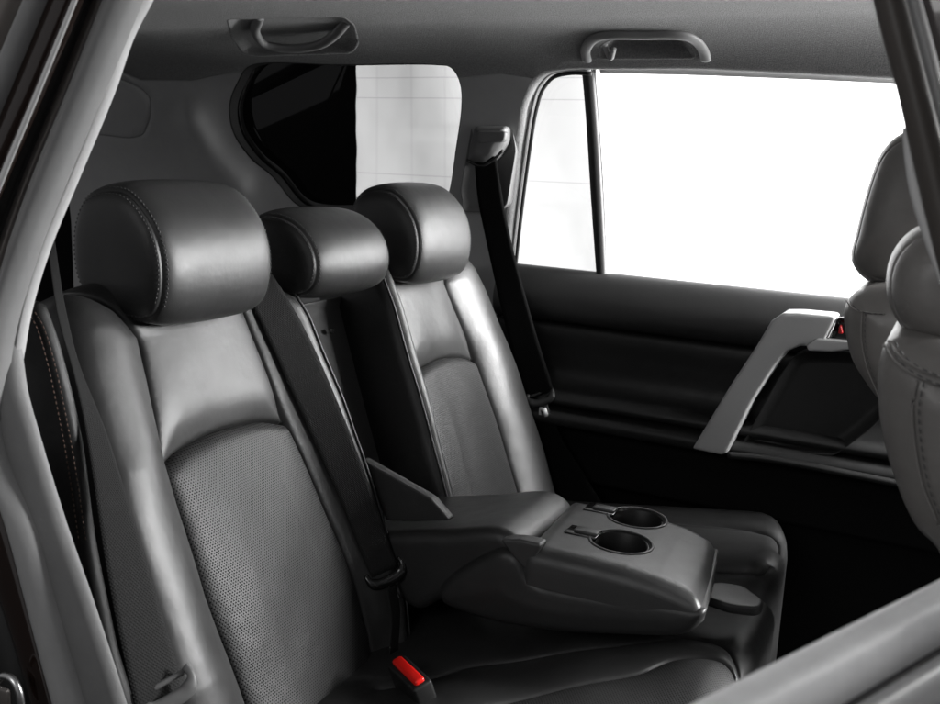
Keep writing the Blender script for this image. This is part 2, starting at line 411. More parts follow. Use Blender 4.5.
# sewn lines drawn into the cloth material
nt = M['cloth'].node_tree; b = nt.nodes['Principled BSDF']; uvn = nt.nodes.new('ShaderNodeUVMap'); uvn.uv_map = 'uv'
sx = nt.nodes.new('ShaderNodeSeparateXYZ'); nt.links.new(uvn.outputs[0], sx.inputs[0])
acc = None
def m2(op, a, bb):
    n = nt.nodes.new('ShaderNodeMath'); n.operation = op
    for i, v in enumerate((a, bb)):
        if isinstance(v, (int, float)): n.inputs[i].default_value = v
        elif v is not None: nt.links.new(v, n.inputs[i])
    return n.outputs[0]
def seamline(val, pos, wd, amt):
    d = m2('ABSOLUTE', m2('SUBTRACT', val, pos), None); return m2('MULTIPLY', m2('LESS_THAN', d, wd), amt)
tilt = m2('SUBTRACT', sx.outputs[1], m2('MULTIPLY', sx.outputs[0], .0))
P1 = oy(400, 77.7, YB); P2 = oy(400, 98, YB); P3 = oy(400, 174.5, YB)
Pa, Pb = oy(360, 98, YB), oy(455, 99, YB); sl = (Pb[2]-Pa[2])/(Pb[0]-Pa[0])
tilt = m2('SUBTRACT', sx.outputs[1], m2('MULTIPLY', sx.outputs[0], sl))
acc = seamline(tilt, P1[2]-sl*P1[0], .0016, .35)
for P_ in (P2, P3): acc = m2('MAXIMUM', acc, seamline(tilt, P_[2]-sl*P_[0], .0016, .35))
va, vb = oy(376, 70, YB), oy(377, 190, YB); sv = (vb[0]-va[0])/(vb[2]-va[2])
vt = m2('SUBTRACT', sx.outputs[0], m2('MULTIPLY', sx.outputs[1], sv))
for px in (376, 412, 447):
    q = oy(px, 70, YB); acc = m2('MAXIMUM', acc, seamline(vt, q[0]-sv*q[2], .006, .07))
mx = nt.nodes.new('ShaderNodeMix'); mx.data_type = 'RGBA'; mx.inputs[6].default_value = (.82, .82, .82, 1); mx.inputs[7].default_value = (.1, .1, .1, 1)
nt.links.new(acc, mx.inputs[0]); nt.links.new(mx.outputs[2], b.inputs['Base Color'])

# ------------------------------------------------------------------ cabin shell (far side + ceiling), profile y(t), z(t)
prof = [(.76, -.02), (.76, .5), (.755, .95), (.745, 1.05), (.728, 1.2), (.705, 1.36)]
for a in np.linspace(8, 90, 14):
    a = math.radians(a); prof.append((.705-.27*(1-math.cos(a)), 1.36+.13*math.sin(a)))
prof += [(.2, 1.5), (-.05, 1.503), (-.3, 1.5), (-.6, 1.485), (-.70, 1.465), (-.76, 1.435), (-.79, 1.40)]
prof = np.array(prof); pt = np.r_[0, np.cumsum(np.linalg.norm(np.diff(prof, axis=0), axis=1))]
pd = resample(prof, .01); ptd = np.linspace(0, pt[-1], len(pd))
def shell(px, py):
    v = ray(px, py); ts = np.linspace(.6, 4.5, 4000); Q = CP+np.outer(ts, v)
    # first crossing of the profile seen from inside
    yz = Q[:, 1:]; d = np.full(len(Q), 1e9); idx = np.zeros(len(Q), int)
    for k in range(0, len(pd), 1):
        dd = (yz[:, 0]-pd[k, 0])**2+(yz[:, 1]-pd[k, 1])**2; m = dd < d; d[m] = dd[m]; idx[m] = k
    m = Q[:, 1] > .0; d[~m] = 1e9
    i = int(d.argmin()); return Q[i, 0], ptd[idx[i]]
def shell_frame(u, t, w):
    y = np.interp(t, pt, prof[:, 0]); z = np.interp(t, pt, prof[:, 1])
    dy = np.interp(t+.02, pt, prof[:, 0])-np.interp(t-.02, pt, prof[:, 0]); dz = np.interp(t+.02, pt, prof[:, 1])-np.interp(t-.02, pt, prof[:, 1])
    l = np.hypot(dy, dz); ny, nz = -dz/l, dy/l
    return np.stack([u, y+w*ny, z+w*nz], 1)
SH = lambda pts: [shell(*p) for p in pts]
qwin = crm(SH([(252, 65), (238, 80), (229, 105), (233, 132), (250, 156), (272, 178), (300, 206), (370, 212), (444, 210), (450, 190), (456, 150), (462, 105), (461, 84), (450, 68), (430, 64), (340, 63)]), True, .008)
dl = SH([(497, 300), (505, 225), (514, 150), (521, 105), (529, 82), (543, 70), (570, 66), (700, 67), (890, 75)])
dap = closedpoly([(1.55, .35), (.10, .35)] + [(dl[0][0]+.02, .80)] + dl + [(1.3, dl[-1][1]+.002), (1.55, dl[-1][1]+.01)], .008, .03)
ts = pt[-1]
bowlA = closedpoly(SH([(226, 19), (345, 17), (354, 24), (359, 44), (352, 54), (258, 58), (242, 54), (231, 38)]), .005, .02)
bowlB = closedpoly(SH([(597, 61), (599, 46), (610, 39), (680, 39), (692, 46), (697, 61)]), .005, .016)
outl = closedpoly([(-1.55, .02), (1.75, .02), (1.75, ts), (-1.55, ts)], .03, 0)
seam_l = SH([(60, 45), (112, 66), (125, 75), (140, 79), (190, 79), (225, 75), (250, 71)])
seam_m = SH([(460, 76), (500, 75), (529, 76)])
trim_poly = [(-1.6, 0), (-1.6, seam_l[0][1]+.05)]+seam_l+[(seam_l[-1][0]+.03, seam_m[0][1]-.0), seam_m[0], seam_m[1], seam_m[2], (dl[5][0]+.05, seam_m[2][1]-.02), (1.8, .6), (1.8, 0)]
sms = [(resample(seam_l, .008), .0018, .004), (resample(seam_m, .006), .0012, .0015)]
spk = closedpoly(SH([(60, 60), (113, 78), (140, 88), (151, 98), (150, 118), (143, 136), (128, 139), (90, 134), (60, 128)]), .006, .02)
sms.append((np.vstack([spk, spk[:1]]), .0014, .003))
side = thing('rear_side_trim', 'grey moulded side trim around the tinted rear quarter window', 'side trim')
def trim_h(u, t, d):
    # shallow swell running down toward the quarter window's lower corner
    a = SH([(195, 125), (215, 160), (240, 185)]); L_ = np.array(resample(a, .02)); dd = dist(np.stack([u, t], 1), L_)
    return .02*np.exp(-(dd/.06)**2)
ce, kids = sheet(outl, shell_frame, trim_h, R=0, depth=.004, res=.02, seams=sms, regions=[('speaker_cover', spk, M['trim'], None), ('side_panel', trim_poly, M['trim'], None)],
                 mat=M['headliner'], name='ceiling', back=False, holes=[qwin, dap, bowlA, bowlB], flip=False)
ce['kind'] = 'structure'
for k in kids: k.parent = side
# rolled lips round the two openings
def lip(name, hole, mat_, parent, r=.012, deep=.05, sel=None):
    h = np.array(hole)
    if area2(h) < 0: h = h[::-1]
    N = nrm2(h, True); rows = []
    for a in (0, 18, 36, 54, 72, 90):
        a = math.radians(a); rows.append(shell_frame(h[:, 0]+N[:, 0]*r*math.sin(a), h[:, 1]+N[:, 1]*r*math.sin(a), np.full(len(h), -r*(1-math.cos(a)))))
    rows.append(rows[-1]+A3([0, deep, 0])); q = h+N*r
    return grid(name, rows, mat_, parent, closed_u=True, flip=False), q
lq, qin = lip('window_surround', qwin, M['felt'], side, r=.003, deep=.03)
gq = link('quarter_window', shell_frame(qin[:, 0], qin[:, 1], np.full(len(qin), -.045)), [list(range(len(qin)))], M['glass_tint'], side, smooth=False)
# black printed border and the lower frame that show inside the quarter glass
def band2(hole, wd):
    h = np.array(hole)
    if area2(h) < 0: h = h[::-1]
    return h, h+nrm2(h, True)*wd
h, hi = band2(qin, .012)
grid('glass_border', [shell_frame(h[:, 0], h[:, 1], np.full(len(h), -.04)), shell_frame(hi[:, 0], hi[:, 1], np.full(len(h), -.042))], M['black'], gq, closed_u=True)
ll, lin = lip('opening_lip', dap, M['headliner'], side, r=.014, deep=.03)

# ------------------------------------------------------------------ far rear door
door = thing('rear_door', 'black leather trimmed far rear door with silver pull trim and large bright window', 'car door')
DX = np.linspace(-.03, 1.5, 60)
def extr(name, pr, mat_, parent, x0=-.03, x1=1.5, sm=14, bend=0.0):
    C = crm(pr, False, .006) if sm else np.array(pr)
    rows = []; UV = []
    for x in np.linspace(x0, x1, 50):
        rows.append([(x, p[0]-bend*math.exp(-((x-.1)/.3)**2), p[1]-.012*x) for p in C])
    return grid(name, rows, mat_, parent, flip=True)
extr('upper_panel', [(.83, .925), (.80, .94), (.765, .942), (.742, .930), (.722, .90), (.712, .868), (.715, .835), (.728, .818), (.75, .81)], M['door_soft'], door)
extr('middle_panel', [(.75, .812), (.728, .806), (.724, .79), (.73, .74), (.732, .69), (.722, .668), (.70, .655), (.678, .649), (.665, .640), (.662, .630), (.674, .618), (.70, .613)], M['leather_dark'], door)
extr('armrest', [(.70, .615), (.675, .612), (.655, .604), (.648, .592), (.655, .575), (.69, .565), (.75, .56)], M['leather_dark'], door)
extr('lower_panel', [(.75, .562), (.72, .55), (.715, .50), (.70, .44), (.70, .43), (.735, .42), (.74, .3), (.74, .05)], M['doorlow'], door)
oyF = lambda pts, y: [tuple(oy(a, b_, y)[[0, 2]]) for a, b_ in pts]
def yframe(y0, sgn=-1):     # solid lying in the xz plane, growing toward -y
    return lambda u, v, w: np.stack([u, np.full(len(u), y0)+sgn*w, v], 1)
gt = [(692, 449), (730, 386), (757, 345), (771, 321), (783, 313), (800, 313), (832, 316), (836, 318), (822, 347), (800, 346), (786, 352), (775, 366), (752, 402), (727, 453), (720, 455)]
pt_o = closedpoly(oyF(gt, .625), .004, .003)
sheet(pt_o, yframe(.625), None, R=.006, depth=.075, res=.008, mat=M['silver'], name='pull_trim', parent=door, flip=False)
rc = closedpoly(oyF([(738, 452), (775, 384), (792, 357), (805, 351), (880, 353), (905, 395), (870, 430), (835, 456)], .66), .006, .012)
sheet(rc, yframe(.66), lambda u, v, d: -.02*np.clip(d/.02, 0, 1), R=.004, depth=.05, res=.008, mat=M['door_dark'], name='speaker_panel', parent=door)
lt = oy(840, 413, .64)
# ledge under the speaker
tube('lower_ledge', crm([tuple(oy(a, b_, .64)) for a, b_ in [(728, 455), (770, 459), (810, 466), (850, 474), (980, 500)]], False, .01), .008, M['blackm'], door)
hd = closedpoly(oyF([(826, 350), (837, 318), (860, 318), (862, 352)], .63), .003, .006)
he, _ = sheet(hd, yframe(.63), lambda u, v, d: -.012*np.clip(d/.006, 0, 1), R=.002, depth=.05, res=.004, mat=M['black'], name='handle_bezel', parent=door)
lv = closedpoly(oyF([(806, 345), (816, 338), (850, 341), (855, 349), (830, 352), (808, 351)], .622), .003, .005)
sheet(lv, yframe(.622), None, R=.004, depth=.02, res=.004, mat=M['silver'], name='release_lever', parent=door)
lk = closedpoly(oyF([(839, 326), (841, 325), (843, 334), (838, 334)], .628), .002, .003)
sheet(lk, yframe(.628), None, R=.002, depth=.02, res=.003, mat=M['red_dark'], name='lock_button', parent=door)
# window frame: seals down the rear edge, divider bar and glass
def strip(name, Lp, Rp, y, bulge, mat_, parent, n=7, sol=.004, yR=None, sm=True, step=.012):
    """long moulding between two seen edges at depth y; bulges toward the camera"""
    A = np.array([oy(a, b_, y) for a, b_ in Lp]); B = np.array([oy(a, b_, y if yR is None else yR) for a, b_ in Rp])
    m = 60; A = resample(crm(A, False, step) if sm and len(A) > 2 else A, step, n=m); B = resample(crm(B, False, step) if sm and len(B) > 2 else B, step, n=m)
    rows = []
    for a, b_ in zip(A, B):
        row = [a+A3([0, sol*3, 0])]
        for k in np.linspace(0, 1, n):
            row.append(a+(b_-a)*k+A3([0, -bulge*math.sin(math.pi*k)**.8, 0]))
        row.append(b_+A3([0, sol*3, 0])); rows.append(row)
    return grid(name, rows, mat_, parent, caps=True)
# the black seals follow the opening
def off(path, k):
    P = np.array(path, float); N = nrm2(P); return P+N*k
sealc = np.array(SH([(500, 290), (508, 222), (517, 150), (524, 106), (531, 86), (543, 75), (562, 71), (586, 70)]))
sealc = crm(sealc, False, .01)
def shp(L, w_): L = np.array(L); return shell_frame(L[:, 0], L[:, 1], np.full(len(L), w_))
dfr = tube('window_seal', shp(sealc, -.018), .008, M['rubber'], door, n=8, up=(0, 1, 0))
tube('window_seal', shp(off(sealc, -.012), -.026), .0045, M['seal'], door, n=8, up=(0, 1, 0))
tube('window_seal', shp(off(sealc, -.021), -.03), .005, M['rubber'], door, n=8, up=(0, 1, 0))
strip('window_divider', [(581, 60), (586, 120), (591, 200), (597, 285)], [(593, 60), (598, 120), (603, 200), (607, 285)], .765, .008, M['blackm'], door, sol=.006)
strip('window_seal', [(593, 60), (598, 120), (603, 200), (607, 285)], [(595, 60), (600, 120), (605, 200), (608, 285)], .77, .002, M['seal'], door)
strip('window_frame', [(600, 66), (700, 67), (890, 76), (1060, 84)], [(600, 73), (700, 75), (890, 83), (1060, 91)], .765, .004, M['trim_light'], door)
gA = [oy(500, 60, .775), oy(588, 60, .775), oy(600, 285, .775), oy(480, 285, .775)]
link('quarter_glass', gA, [[0, 1, 2, 3]], M['glass_mid'], door, smooth=False)
gB = [oy(588, 55, .778), (1.5, .778, 1.43), (1.5, .778, .90), oy(600, 290, .778)]
link('window_glass', gB, [[0, 1, 2, 3]], M['glass_clear'], door, smooth=False)

# ------------------------------------------------------------------ seat backs
HF = {}
def seat_back(name, near):
    s = -1 if near else 1
    root = None
    # lateral coordinate q measured from the centre line outward (same for both seats)
    def inn(v): return np.interp(v, [-.5, -.455, -.40, -.32, -.24, -.10, 0, .3], [.215, .200, .185, .176, .182, .200, .216, .240])   # inner edge of insert
    def outr(v): return np.interp(v, [-.5, -.37, -.2, 0, .12, .18, .225, .27], [.490, .500, .512, .508, .487, .480, .505, .56])
    def edge_i(v): return np.interp(v, [-.5, -.35, 0, .16, .28], [.118, .088, .092, .106, .140]) if near else np.interp(v, [-.5, -.35, 0, .28], [.140, .122, .150, .178])
    def edge_o(v): return np.interp(v, [-.5, -.3, -.05, .15, .28], [.66, .668, .665, .64, .60])
    ol = [(edge_i(-.50)+.05, -.50)]
    vs = np.linspace(-.46, .20, 16)
    inner = [(float(edge_i(v)), v) for v in vs]; outer = [(float(edge_o(v)), v) for v in vs]
    top = [(.185, .245), (.215, .272), (.30, .280), (.40, .282), (.50, .280), (.56, .268), (.605, .24)]
    ol = [(.30, -.562), (.215, -.555), (.165, -.525), (.140, -.49)]+inner+top+outer[::-1]+[(.66, -.51), (.62, -.55), (.45, -.562)]
    ol = crm(ol, True, .006)
    arch = crm([(.507, -.012), (.47, .004), (.42, .013), (.37, .017), (.32, .015), (.265, .009), (.216, -.006)], False, .004)
    vv = np.linspace(-.56, .275, 205)
    sL = np.stack([outr(vv), vv], 1); sR = np.stack([inn(vv), vv], 1)
    sL = crm(sL[::12], False, .004); sR = crm(sR[::12], False, .004)
    ins = [(float(inn(v)), v) for v in np.linspace(-.565, -.008, 40)]+[tuple(a) for a in arch[::-1]]+[(float(outr(v)), v) for v in np.linspace(-.012, -.565, 40)]
    flip = near
    def M2(L): L = np.array(L, float).copy(); L[:, 0] *= s; return L
    def hf(u, v, d):
        q = u*s; a, b_ = inn(v), outr(v); ei, eo = edge_i(v), edge_o(v)
        w_ = np.zeros(len(u))
        t = np.clip((q-b_)/(eo-b_), 0, 1.1); Ho = np.interp(v, [-.5, -.3, 0, .2, .28], [.035, .058, .060, .042, .02] if near else [.03, .040, .042, .034, .018])
        m = q > b_; w_[m] = (Ho*np.sin(np.pi*np.clip(t, 0, 1)**.85*.78))[m]
        t2 = np.clip((a-q)/(a-ei), 0, 1.1); Hi = np.interp(v, [-.5, -.38, -.1, .15, .28], [.03, .046, .052, .046, .035])
        m = q < a; w_[m] = (Hi*np.sin(np.pi/2*(np.clip(t2/.85, 0, 1)**1.5 if near else np.clip(t2/.62, 0, 1))))[m]
        P = np.stack([q, v], 1); din = np.minimum(np.minimum(np.abs(q-a), np.abs(q-b_)), dist(P, arch))
        mid = (q > a) & (q < b_)
        pin = mid & inside(P, np.array(ins)); pup = mid & ~pin
        w_[pin] += (.010*(1-np.exp(-din/.014)))[pin]+(.011*np.exp(-((v+.22)/.20)**2)*np.clip(din/.09, 0, 1))[pin]
        w_[pup] += (.010*(1-np.exp(-din/.022)))[pup]
        # dish of the upper panel just above the arch
        da = dist(P, arch); w_[pup] -= (.008*np.exp(-(da/.035)**2))[pup]; w_[pin] -= (.008*np.exp(-(da/.009)**2))[pin]
        w_ += .0012*np.sin(q*37+v*11)*np.sin(v*23-q*9)
        w_ -= .02*np.clip((v-.19)/.09, 0, 1)**2
        return w_
    HF[near] = (hf, s)
    t = thing(name, 'large nearest rear seat back of black leather with perforated centre' if near else 'far rear seat back beside the window, its side wall facing the folded armrest', 'car seat', 'rear seat backs')
    fr = back_frame
    base, kids = sheet(M2(ol), fr, hf, R=.034, Rw=.034, depth=.13, res=.0052, seams=[(M2(arch), .0026, .007), (M2(sL), .0026, .008), (M2(sR), .0026, .007)],
                       regions=[('centre_panel', M2(ins), M['perf'], 'base')], mat=M['leather'], name='backrest', parent=t)
    # piping along the inner edge
    pv = np.linspace(-.44, .22, 90); e = edge_i(pv)
    pc = fr(s*(e+.006), pv, np.full(90, 0.)-.008)
    h_ = hf(s*(e+.006), pv, pv); pc = pc+np.outer(h_, BN)
    tube('piping', pc, .0028, M['leather'], base, n=8)
    return t
near_seat = seat_back('rear_seat_back', True)
far_seat = seat_back('rear_seat_back', False)
def seat_w(near, u, v):
    hf, s = HF[near]; return hf(A3([u]), A3([v]), A3([1.0]))[0]

# ------------------------------------------------------------------ headrests
def headrest(name, c, hw, prof2, tilt, label, parent_thing=None, mt=None, thread=None, seam_k=.90, n_exp=6.5, group=None, bulge=.006, stitch=True, single=False):
    """prof2: closed side outline (x,z), swept across y with softly rounded ends"""
    mt = mt or M['leather']; thread = thread or M['thread']
    Pf = crm(prof2, True, .005); Pf = resample(np.vstack([Pf, Pf[:1]]), 0, True, n=97)
    if area2(Pf) < 0: Pf = Pf[::-1]
    cen = Pf.mean(0); rows = []; UV = []
    N2 = -nrm2(Pf, True)
    aa = np.linspace(0, math.pi/2, 1500); cv = np.stack([hw*np.sin(aa)**(2/n_exp), .085*np.cos(aa)**(2/n_exp)], 1)
    cv = resample(cv, 0, n=44); yk = np.stack([cv[:, 0]/hw, cv[:, 1]/.085], 1)
    sl_ = np.r_[0, np.cumsum(np.hypot(*np.diff(cv, axis=0).T))]; ss = float(np.interp(-seam_k, -yk[:, 1], sl_))
    pos = sorted(set(np.round(np.r_[sl_, ss+A3([-.007, -.0045, -.0028, -.0012, 0, .0012, .0028, .0045, .007])], 5)))
    def ring(s_, sg, lift=0.0):
        y = sg*float(np.interp(s_, sl_, yk[:, 0])); k = float(np.interp(s_, sl_, yk[:, 1])); gl = math.exp(-((s_-ss)/.0022)**2)
        puff = .0007*(1-math.exp(-((s_-ss)/.008)**2))
        pr = cen+(Pf-cen)*k+N2*(bulge*(1-y*y)*k+lift*k+puff*k-gl*.0022*max(k, .3))
        return np.stack([pr[:, 0], np.full(len(pr), c[1]+hw*y+sg*(lift-gl*.0015)*(1-k*.5)), pr[:, 1]], 1)
    for s_ in pos[::-1]: rows.append(ring(s_, -1))
    for s_ in pos[1:]: rows.append(ring(s_, 1))
    o = grid('cushion' if parent_thing else name, rows, mt, parent_thing, closed_u=True, caps=False, flip=False)
    if stitch:
        for sg in (-1, 1):
            for dl_ in (-.0062, .0062):
                R_ = ring(ss+dl_, sg); sel = range(2, 95)
                NN = np.stack([N2[:, 0], np.full(len(N2), sg*.6), N2[:, 1]], 1)
                stitches('stitching', R_[list(sel)], NN[list(sel)], thread, o, L=.0038, gap=.003, r=.0009, lift=.0002)
    return o
def hr_prof(x0, z0, D=.165, H=.2):
    return [(x0, z0), (x0+.012, z0+.03), (x0+.014, z0+.075), (x0+.002, z0+.12), (x0-.022, z0+.155), (x0-.06, z0+.183), (x0-.105, z0+.185), (x0-.145, z0+.17), (x0-.168, z0+.13), (x0-.172, z0+.07), (x0-.160, z0+.03), (x0-.12, z0-.003), (x0-.06, z0-.012), (x0-.018, z0-.012)]
hn = headrest('headrest', (0, -.362), .136, hr_prof(.0, .948), 0, '')
hm = headrest('headrest', (0, -.004, 0), .134, [(.012, .955), (.024, .985), (.018, 1.025), (-.008, 1.060), (-.05, 1.083), (-.10, 1.086), (-.138, 1.065), (-.148, 1.01), (-.13, .965), (-.08, .945), (-.02, .940)], 0, '')
hfar = headrest('headrest', (0, .362), .132, hr_prof(.006, .948), 0, '')
tag(hn, 'largest and nearest black leather rear headrest with double stitching', 'headrest', 'rear headrests')
tag(hm, 'low wide middle rear headrest over the recess of the folded armrest', 'headrest', 'rear headrests')
tag(hfar, 'far rear headrest in front of the pale part of the quarter window', 'headrest', 'rear headrests')

# ------------------------------------------------------------------ middle recess behind the armrest
mid = thing('middle_seat_back', 'dark recess panel left open between the rear seat backs by the folded armrest', 'seat panel')
mo = closedpoly([(-.19, -.42), (.19, -.42), (.19, .205), (-.19, .205)], .01, .01)
sheet(mo, lambda u, v, w: back_frame(u, v, w-.085), lambda u, v, d: .012*np.exp(-((v-.205)/.012)**2)-.012*np.cos(u*9), R=.006, depth=.03, res=.012, mat=M['recess'], name='recess_panel', parent=mid)
hk = ob(331, 331, -.08)
hp = back_frame(A3([hk[0]]), A3([hk[1]]), A3([-.078]))[0]
box('latch_hook', hp, (.004, .012, .010), M['black'], mid, bev=.001)
mc = thing('armrest_hinge_cover', 'small black triangular hinge cover standing behind the folded armrest', 'hinge cover')
tri = oyF([(361, 459), (386, 521), (450, 521), (431, 499)], -.085)
tri = closedpoly(tri, .004, .006)
hc, _ = sheet(tri, yframe(-.085), None, R=.003, depth=.02, res=.01, mat=M['door_soft'], name='cover', parent=mc)

# ------------------------------------------------------------------ cushions
def cz(x): return .335+.135*(x-.15)
def cushion_frame(u, v, w): return np.stack([u, v, cz(u)+w], 1)
CN = A3([-.135, 0, 1.0])
def oc(px, py, w=0.0): P = on(px, py, CN, .335-.135*.15+w); return P[0], P[1]
OC = lambda pts, w=0.0: crm([oc(a, b_, w) for a, b_ in pts], False, .004)
bench = thing('bench_cushion', 'long dark leather seat cushion below the armrest running toward the camera', 'seat cushion')
bo = closedpoly([(.06, -.70), (.79, -.70), (.79, .262), (.06, .262)], .008, .035)
seamA = OC([(380, 690), (443, 677), (469, 670), (553, 660), (640, 648), (688, 644), (720, 650), (736, 664), (742, 680)])
seamB = OC([(330, 745), (430, 722), (520, 700), (585, 687), (640, 677), (672, 667), (704, 665), (731, 671), (745, 690)])
perfpoly = np.vstack([seamB, [(.82, -.28), (.74, -.64), (.1, -.64)]])
def bh(u, v, d):
    P = np.stack([u, v], 1); r = .010*(1-np.exp(-np.minimum(dist(P, seamA), dist(P, seamB))/.02))
    return r+.010*np.exp(-((v+.05)/.12)**2)+.0015*np.sin(u*31+v*17)
base, _ = sheet(bo, cushion_frame, bh, R=.05, Rw=.05, depth=.22, res=.0065, seams=[(seamA, .0028, .0045), (seamB, .0028, .0045)],
                regions=[('perforated_panel', perfpoly, M['perf'], 'base')], mat=M['leather'], name='cushion', parent=bench)
farc = thing('far_seat_cushion', 'far outer leather seat cushion behind the armrest, beside the dark door', 'seat cushion')
fo = crm([(.10, .285), (.30, .275), (.60, .275), (.70, .28), (.745, .31), (.765, .40), (.765, .52), (.745, .62), (.69, .69), (.55, .70), (.30, .69), (.10, .69)], True, .007)
sC = crm([(.52, .30), (.62, .325), (.70, .335), (.73, .345), (.77, .36)], False, .004)
sD = crm([(.12, .615), (.4, .60), (.62, .60), (.70, .585), (.735, .56), (.75, .5)], False, .004)
sC = crm([(.15, .335), (.4, .332), (.62, .33), (.70, .335), (.735, .36), (.745, .42)], False, .004)
def fh(u, v, d):
    P = np.stack([u, v], 1)
    return .012*(1-np.exp(-np.minimum(dist(P, sC), dist(P, sD))/.018))+.028*np.clip((v-.58)/.08, 0, 1)*np.clip((.70-v)/.06, 0, 1)+.012
sheet(fo, cushion_frame, fh, R=.045, Rw=.05, depth=.24, res=.0065, seams=[(sC, .003, .006), (sD, .003, .005)], mat=M['leather'], name='cushion', parent=farc)

# ------------------------------------------------------------------ folded centre armrest
arm = thing('centre_armrest', 'folded down leather centre armrest with two cup holders in its lid', 'armrest')
YN, YF = -.118, .160
def skew(P):
    P = np.array(P, float); P[:, 0] -= .040*np.clip((P[:, 1]-YN)/(YF-YN), 0, 1)*np.clip((P[:, 0]-.57)/.15, 0, 1)**1.5; return P
def slab(name, outline, mat_, parent, y0, y1, R, res=.007, seams=(), hf=None, Rw=None, deform=None):
    """solid seen from the near side: xz outline, rounded both sides, from y0 to y1 (two mirrored halves in one mesh)"""
    half = (y1-y0)/2
    a, _ = sheet(outline, yframe(y0), hf, R=R, Rw=Rw, depth=half, res=res, seams=seams, mat=mat_, name=name, parent=parent, back=False)
    b_, _ = sheet(outline, yframe(y1, 1), hf, R=R, Rw=Rw, depth=half, res=res, mat=mat_, name=name+'_b', parent=parent, back=False, flip=True)
    me, mb = a.data, b_.data
    V = [tuple(v.co) for v in me.vertices]; n = len(V); V += [tuple(v.co) for v in mb.vertices]
    F = [list(p.vertices) for p in me.polygons]+[[i+n for i in p.vertices] for p in mb.polygons]
    uv = [(v[0], v[2]) for v in V]
    bpy.data.objects.remove(a); bpy.data.objects.remove(b_)
    if deform: V = deform(V)
    return link(name, V, F, mat_, parent, uv)
# back pad (between the seat backs and the console)
yb = YN+.012
bp_ = [oy(a, b_, yb)[[0, 2]] for a, b_ in [(388, 533), (440, 532), (500, 531), (520, 548), (516, 580), (470, 600), (438, 603), (415, 612), (392, 612), (380, 575)]]
bp_ = crm([(.02, .50)]+[tuple(p) for p in [bp_[0], bp_[1], bp_[2], bp_[3], bp_[4], bp_[5], bp_[6], bp_[7]]]+[(.15, .43), (.04, .44)], True, .006)
slab('rear_pad', bp_, M['leather'], arm, YN+.012, YF-.012, .022, hf=None)
stl = crm([tuple(oy(a, b_, yb-.001)) for a, b_ in [(388, 536), (440, 535), (499, 535)]], False, .006)
# console body: bulged side shell
cb = [(437, 592), (452, 574), (480, 557), (502, 549), (518, 556), (534, 580), (560, 588), (620, 597), (670, 603), (690, 607), (703, 611), (706, 612), (697, 630), (682, 637), (620, 637), (560, 634), (500, 625), (462, 614), (441, 604)]
cb = crm([tuple(oy(a, b_, YN)[[0, 2]]) for a, b_ in cb], True, .006)
body = slab('console_body', cb, M['leather'], arm, YN, YF, .016, hf=lambda u, v, d: .008*np.clip(d/.06, 0, 1)**.6, deform=skew)
# lid
ZT = .570
def lidz(x): return np.interp(x, [.38, .46, .54, .60, .65, .69, .74], [.572, .574, .574, .572, .567, .559, .544])
lid_o = closedpoly([(.428, YN-.005), (.60, YN-.005), (.729, YN+.000), (.733, .03), (.729, YF-.004), (.56, YF+.004), (.405, YF+.004), (.415, .03)], .005, .022)
cups = [oz(621, 543.5, ZT)[:2], oz(637, 519.5, ZT)[:2]]
RC = .047
def lid_h(u, v, d):
    w_ = lidz(u)-ZT
    for c in cups:
        r = np.hypot(u-c[0], v-c[1]); w_ = w_-.075*np.clip((RC-r)/.003, 0, 1)-.0022*np.exp(-((r-.054)/.0022)**2)*0
        w_ = w_-.003*np.clip((RC+.006-r)/.003, 0, 1)
    return w_
rings = []
for c in cups:
    for r in (RC-.003, RC, RC+.004, RC+.0065):
        a = np.linspace(0, 2*math.pi, 97); rings.append((np.stack([c[0]+r*np.cos(a), c[1]+r*np.sin(a)], 1), .0006, 0.0))
def lid_frame(u, v, w): return skew(np.stack([u, v, ZT+w], 1))
lid, _ = sheet(lid_o, lid_frame, lid_h, R=.030, Rw=.026, depth=.058, res=.006, seams=rings, mat=M['armtop'], name='lid', parent=arm, back=False)
for c in cups:
    a = np.linspace(0, 2*math.pi, 65)[:-1]; zz = lid_h(A3([c[0]+.052]), A3([c[1]]), None)[0]+ZT
    def ringz(x): return float(lidz(x))
    rp = np.stack([c[0]+(RC+.0055)*np.cos(a), c[1]+(RC+.0055)*np.sin(a), lidz(c[0]+(RC+.0055)*np.cos(a))+.0002], 1)
    ch = tube('cup_holder', rp, .0028, M['armtop'], lid, n=8, closed=True, flat=.7)
    # inner liner
    rows = []
    for r, z in ((RC+.0058, .0006), (RC+.001, -.0012), (RC-.001, -.004), (RC-.003, -.03), (RC-.006, -.066), (.001, -.068)):
        rows.append(np.stack([c[0]+r*np.cos(a), c[1]+r*np.sin(a), (lidz(c[0]+r*np.cos(a)) if z > -.01 else np.full(len(a), float(lidz(c[0]))))+z], 1))
    grid('liner', rows, M['blackm'], lid, closed_u=True, flip=False)
    # hinged thumb tab behind each cup
    tx = c[0]-RC-.022
    zt = float(lidz(tx))
    box('latch_slot', (tx-.000, c[1]+.004, zt-.0005), (.058, .042, .005), M['black'], lid, bev=.0015)
    box('latch_tab', (tx+.007, c[1]+.004, zt+.0035), (.042, .024, .006), M['armtop'], lid, bev=.0018)
